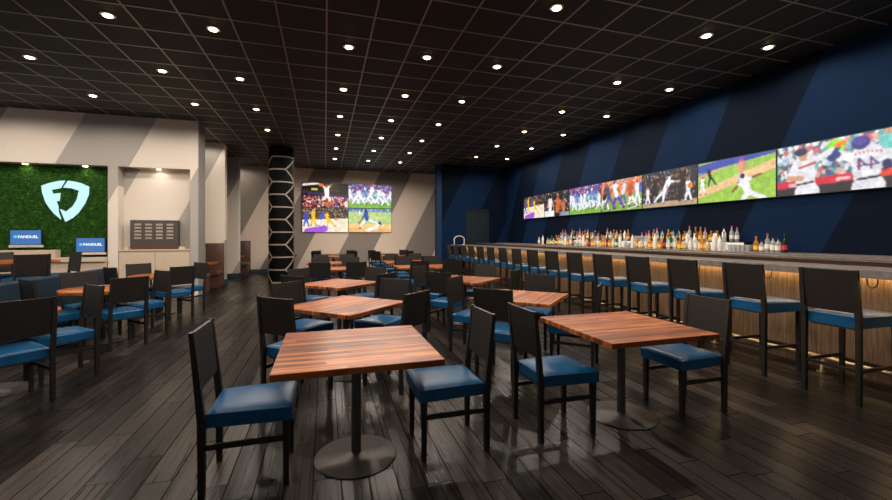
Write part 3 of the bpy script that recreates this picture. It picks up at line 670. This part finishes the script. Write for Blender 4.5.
def pic_dunk(rng):
    im = Img((.01, .008, .006), (.02, .012, .01)); im.crowd(.55, 1, [(.75, .12, .12), (.9, .6, .55), (.55, .08, .08), (.3, .05, .05), (.95, .8, .8)], rng, 330, .025)
    im.crowd(.3, .55, [(.05, .03, .03), (.02, .02, .02), (.25, .08, .05)], rng, 120, .02); im.cap((0, .38), (1.78, .56), .03, (.05, .05, .25)); im.rect(.35, .58, .22, .3, (.75, .65, .2)); im.cap((0, .1), (.6, .02), .045, (.85, .8, .7))
    im.person(.95, .92, .85, (1, .9, .85), (.98, .85, .8), SKB, lean=-.02, arms=((-.25, -.25), (.22, -.3)), legs=((-.2, .2), (.14, .22))); im.ell(.72, .08, .1, .06, (.9, .25, .05)); im.cap((.9, .85), (1.05, .85), .08, (.6, .2, .05))
    im.person(1.3, 1.0, .4, (.1, .1, .4), (.1, .1, .4), SKB); im.ell(1.7, .85, .08, .13, (1, .7, .7)); return im
def pic_base2(rng):
    im = Img((.35, .5, .65), (.85, .75, .35)); im.rect(0, 1.78, 0, .14, (.15, .32, .62)); im.crowd(0, .12, [(.6, .6, .7), (.1, .2, .5)], rng, 50, .03); im.below((0, .14), (1.78, .14), (.58, .72, .34)); im.below((0, .62), (1.78, .66), (.92, .68, .32))
    im.below((0, .82), (1.78, .86), (.85, .55, .25)); im.person(.75, .82, .78, (.05, .12, .5), WH, SKB, BK, lean=-.05, arms=((-.28, .55), (.1, .2)), legs=((-.3, 0), (.55, .2)))
    im.cap((.75, .9), (1.1, .82), .06, WH); im.cap((1.1, .82), (1.2, .7), .07, WH); im.ell(1.28, .6, .07, .06, (.08, .1, .3)); im.ell(.45, .2, .05, .1, WH); return im
def tv(label, img, w, h, loc, rz, group):
    r = thing('television', label, 'television', loc, rz, group)
    obj('casing', B(-w/2, w/2, .005, .06, -h/2, h/2, bev=.003), 'black', r)
    obj('wall_mount', B(-w*.2, w*.2, .0605, .0695, -h*.25, h*.25), 'black', r)
    me = bpy.data.meshes.new('screen'); iw, ih = w-.022, h-.026
    vs = [(-iw/2+iw*i_/(SW-1), .004, ih/2-ih*j_/(SH-1)) for j_ in range(SH) for i_ in range(SW)]
    vs += [(-iw/2, .012, ih/2), (iw/2, .012, ih/2), (iw/2, .012, -ih/2), (-iw/2, .012, -ih/2)]
    fs = [(j_*SW+i_, (j_+1)*SW+i_, (j_+1)*SW+i_+1, j_*SW+i_+1) for j_ in range(SH-1) for i_ in range(SW-1)]
    n0 = SW*SH; fs.append((n0, n0+1, n0+2, n0+3))
    me.from_pydata(vs, [], fs); ca = me.color_attributes.new('image', 'FLOAT_COLOR', 'POINT')
    a = np.ones((len(vs), 4), dtype=np.float32); rg_ = np.random.default_rng(5); nz = np.kron(rg_.normal(0, .10, (SH//8, SW//8)), np.ones((8, 8)))*.6+np.kron(rg_.normal(0, .07, (SH//2, SW//2)), np.ones((2, 2)))
    img.a = img.a*(1-.08+nz[..., None]); img.blur(2); a[:n0, :3] = (np.clip(img.a, 0, 1)**1.25).reshape(-1, 3); ca.data.foreach_set('color', a.ravel())
    me.materials.append(M['screen']); o = bpy.data.objects.new('screen', me); COL.objects.link(o); o.parent = r
G = 'televisions in the long strip above the bar'
seq = [(pic_hit, 'two baseball players in white bumping arms, nearest screen of the strip'), (pic_base, 'baseball pitcher on green field, second screen of the strip'),
       (pic_bball, 'basketball players in black and white, third screen of the strip'), (pic_foot2, 'football play with orange stands, middle screen of the strip'),
       (pic_foot1, 'football team in white on blue, fifth screen of the strip'), (pic_crowd, 'white shirt before dark crowd, sixth screen of the strip'), (pic_lakers, 'yellow basketball players, farthest screen of the strip')]
for k, (fn, lab) in enumerate(seq):
    tv('television showing '+lab, fn(np.random.default_rng(k+3)), 1.486, .815, (7.25, 3.37+1.493*(k+.5), 2.565), -PI/2, G)
G = 'televisions of the two by two wall on the back wall'
for fn, lab, x, z in ((pic_dunk, 'a dunk over red crowd, upper left of the video wall', 0, 1), (pic_foot1, 'white football team, upper right of the video wall', 1, 1),
                      (pic_lakers, 'yellow and blue basketball players, lower left of the video wall', 0, 0), (pic_base2, 'baseball slide on sand, lower right of the video wall', 1, 0)):
    w = 1.885; h = 1.055
    tv('television showing '+lab, fn(np.random.default_rng(40+x*2+z)), w-.004, h-.004, (-.92+w*(x+.5), 17.88, 1.675+h*(z+.5)), 0, G)

# ------------------------------------------------------------------ downlights
def downlight(x, y, z, label, group, power, r_=.055, angle=172):
    o = thing('downlight', label, 'ceiling light', (x, y, z), 0, group)
    obj('halo_trim_ring', lathe([(r_+.03, -.004), (r_+.034, 0), (r_, 0), (r_, -.004)], 24), 'halo_trim', o, True)  # trim made wider and paler than needed, imitating the lamp's halo
    obj('lens', lathe([(r_, -.006), (r_*.9, -.014), (r_*.55, -.021)], 20), 'bulb', o, True)
    ld = bpy.data.lights.new('lamp', 'SPOT'); ld.energy = power; ld.color = (1, .865, .745); ld.spot_size = math.radians(angle); ld.spot_blend = .35; ld.shadow_soft_size = .05
    lo = bpy.data.objects.new('lamp', ld); COL.objects.link(lo); lo.parent = o; lo.location = (0, 0, -.03)
    return o
CI = [-13.5, -10.5, -7.5, -4.5, -2.5, .5, 2.5, 4.5, 8.5, 10.5]; RJ = [16.5, 13.5, 10.5, 7.5, 4.5, 1.5, -1.5, -4.5]
P0 = 88
for rj, jv in enumerate(RJ):
    for ci, iv in enumerate(CI):
        x = (iv+.07)*T; y = (jv+8.749+.03)*T
        if x < -2.6 and y > 11.2: continue
        if iv > 8 and y > 15.3: continue
        if jv >= 13.5 and iv < 0: continue
        downlight(x, y, CZ-.007, 'round ceiling downlight, %s row from the back wall, %s column from the left' % (ORD[rj], ORD[ci]), 'ceiling downlights', P0)
for x, y, lab in ((-6.55, 11.56, 'above the moss wall, left of the two'), (-5.42, 11.56, 'above the moss wall near the pillar'), (-3.93, 11.56, 'above the louvred metal box')):
    downlight(x, y, 3.168, 'small recess downlight '+lab, 'recess downlights', 3.5, .05, 160)

downlight(-3.4, 13.1, CZ-.007, 'downlight over the nearer booth alcove', 'alcove downlights', 60)
downlight(-3.5, 17.2, CZ-.007, 'downlight over the farther booth alcove', 'alcove downlights', 60)

# ------------------------------------------------------------------ world, camera
w = bpy.data.worlds.new('World'); S.world = w; w.use_nodes = True
bg = w.node_tree.nodes['Background']; bg.inputs[0].default_value = (.88, .84, .82, 1); bg.inputs[1].default_value = .26
cam = bpy.data.cameras.new('Camera'); co = bpy.data.objects.new('Camera', cam); COL.objects.link(co); S.camera = co
cam.sensor_width = 36; cam.lens = 402.3/892*36; cam.shift_y = -13.5/892; cam.clip_start = .05
co.location = (0, 0, 1.5); co.rotation_euler = (PI/2, 0, -.2923)
S.view_settings.view_transform = 'Standard'; S.view_settings.look = 'None'; S.view_settings.gamma = 1; S.view_settings.use_curve_mapping = False
S.view_settings.exposure = 0.0
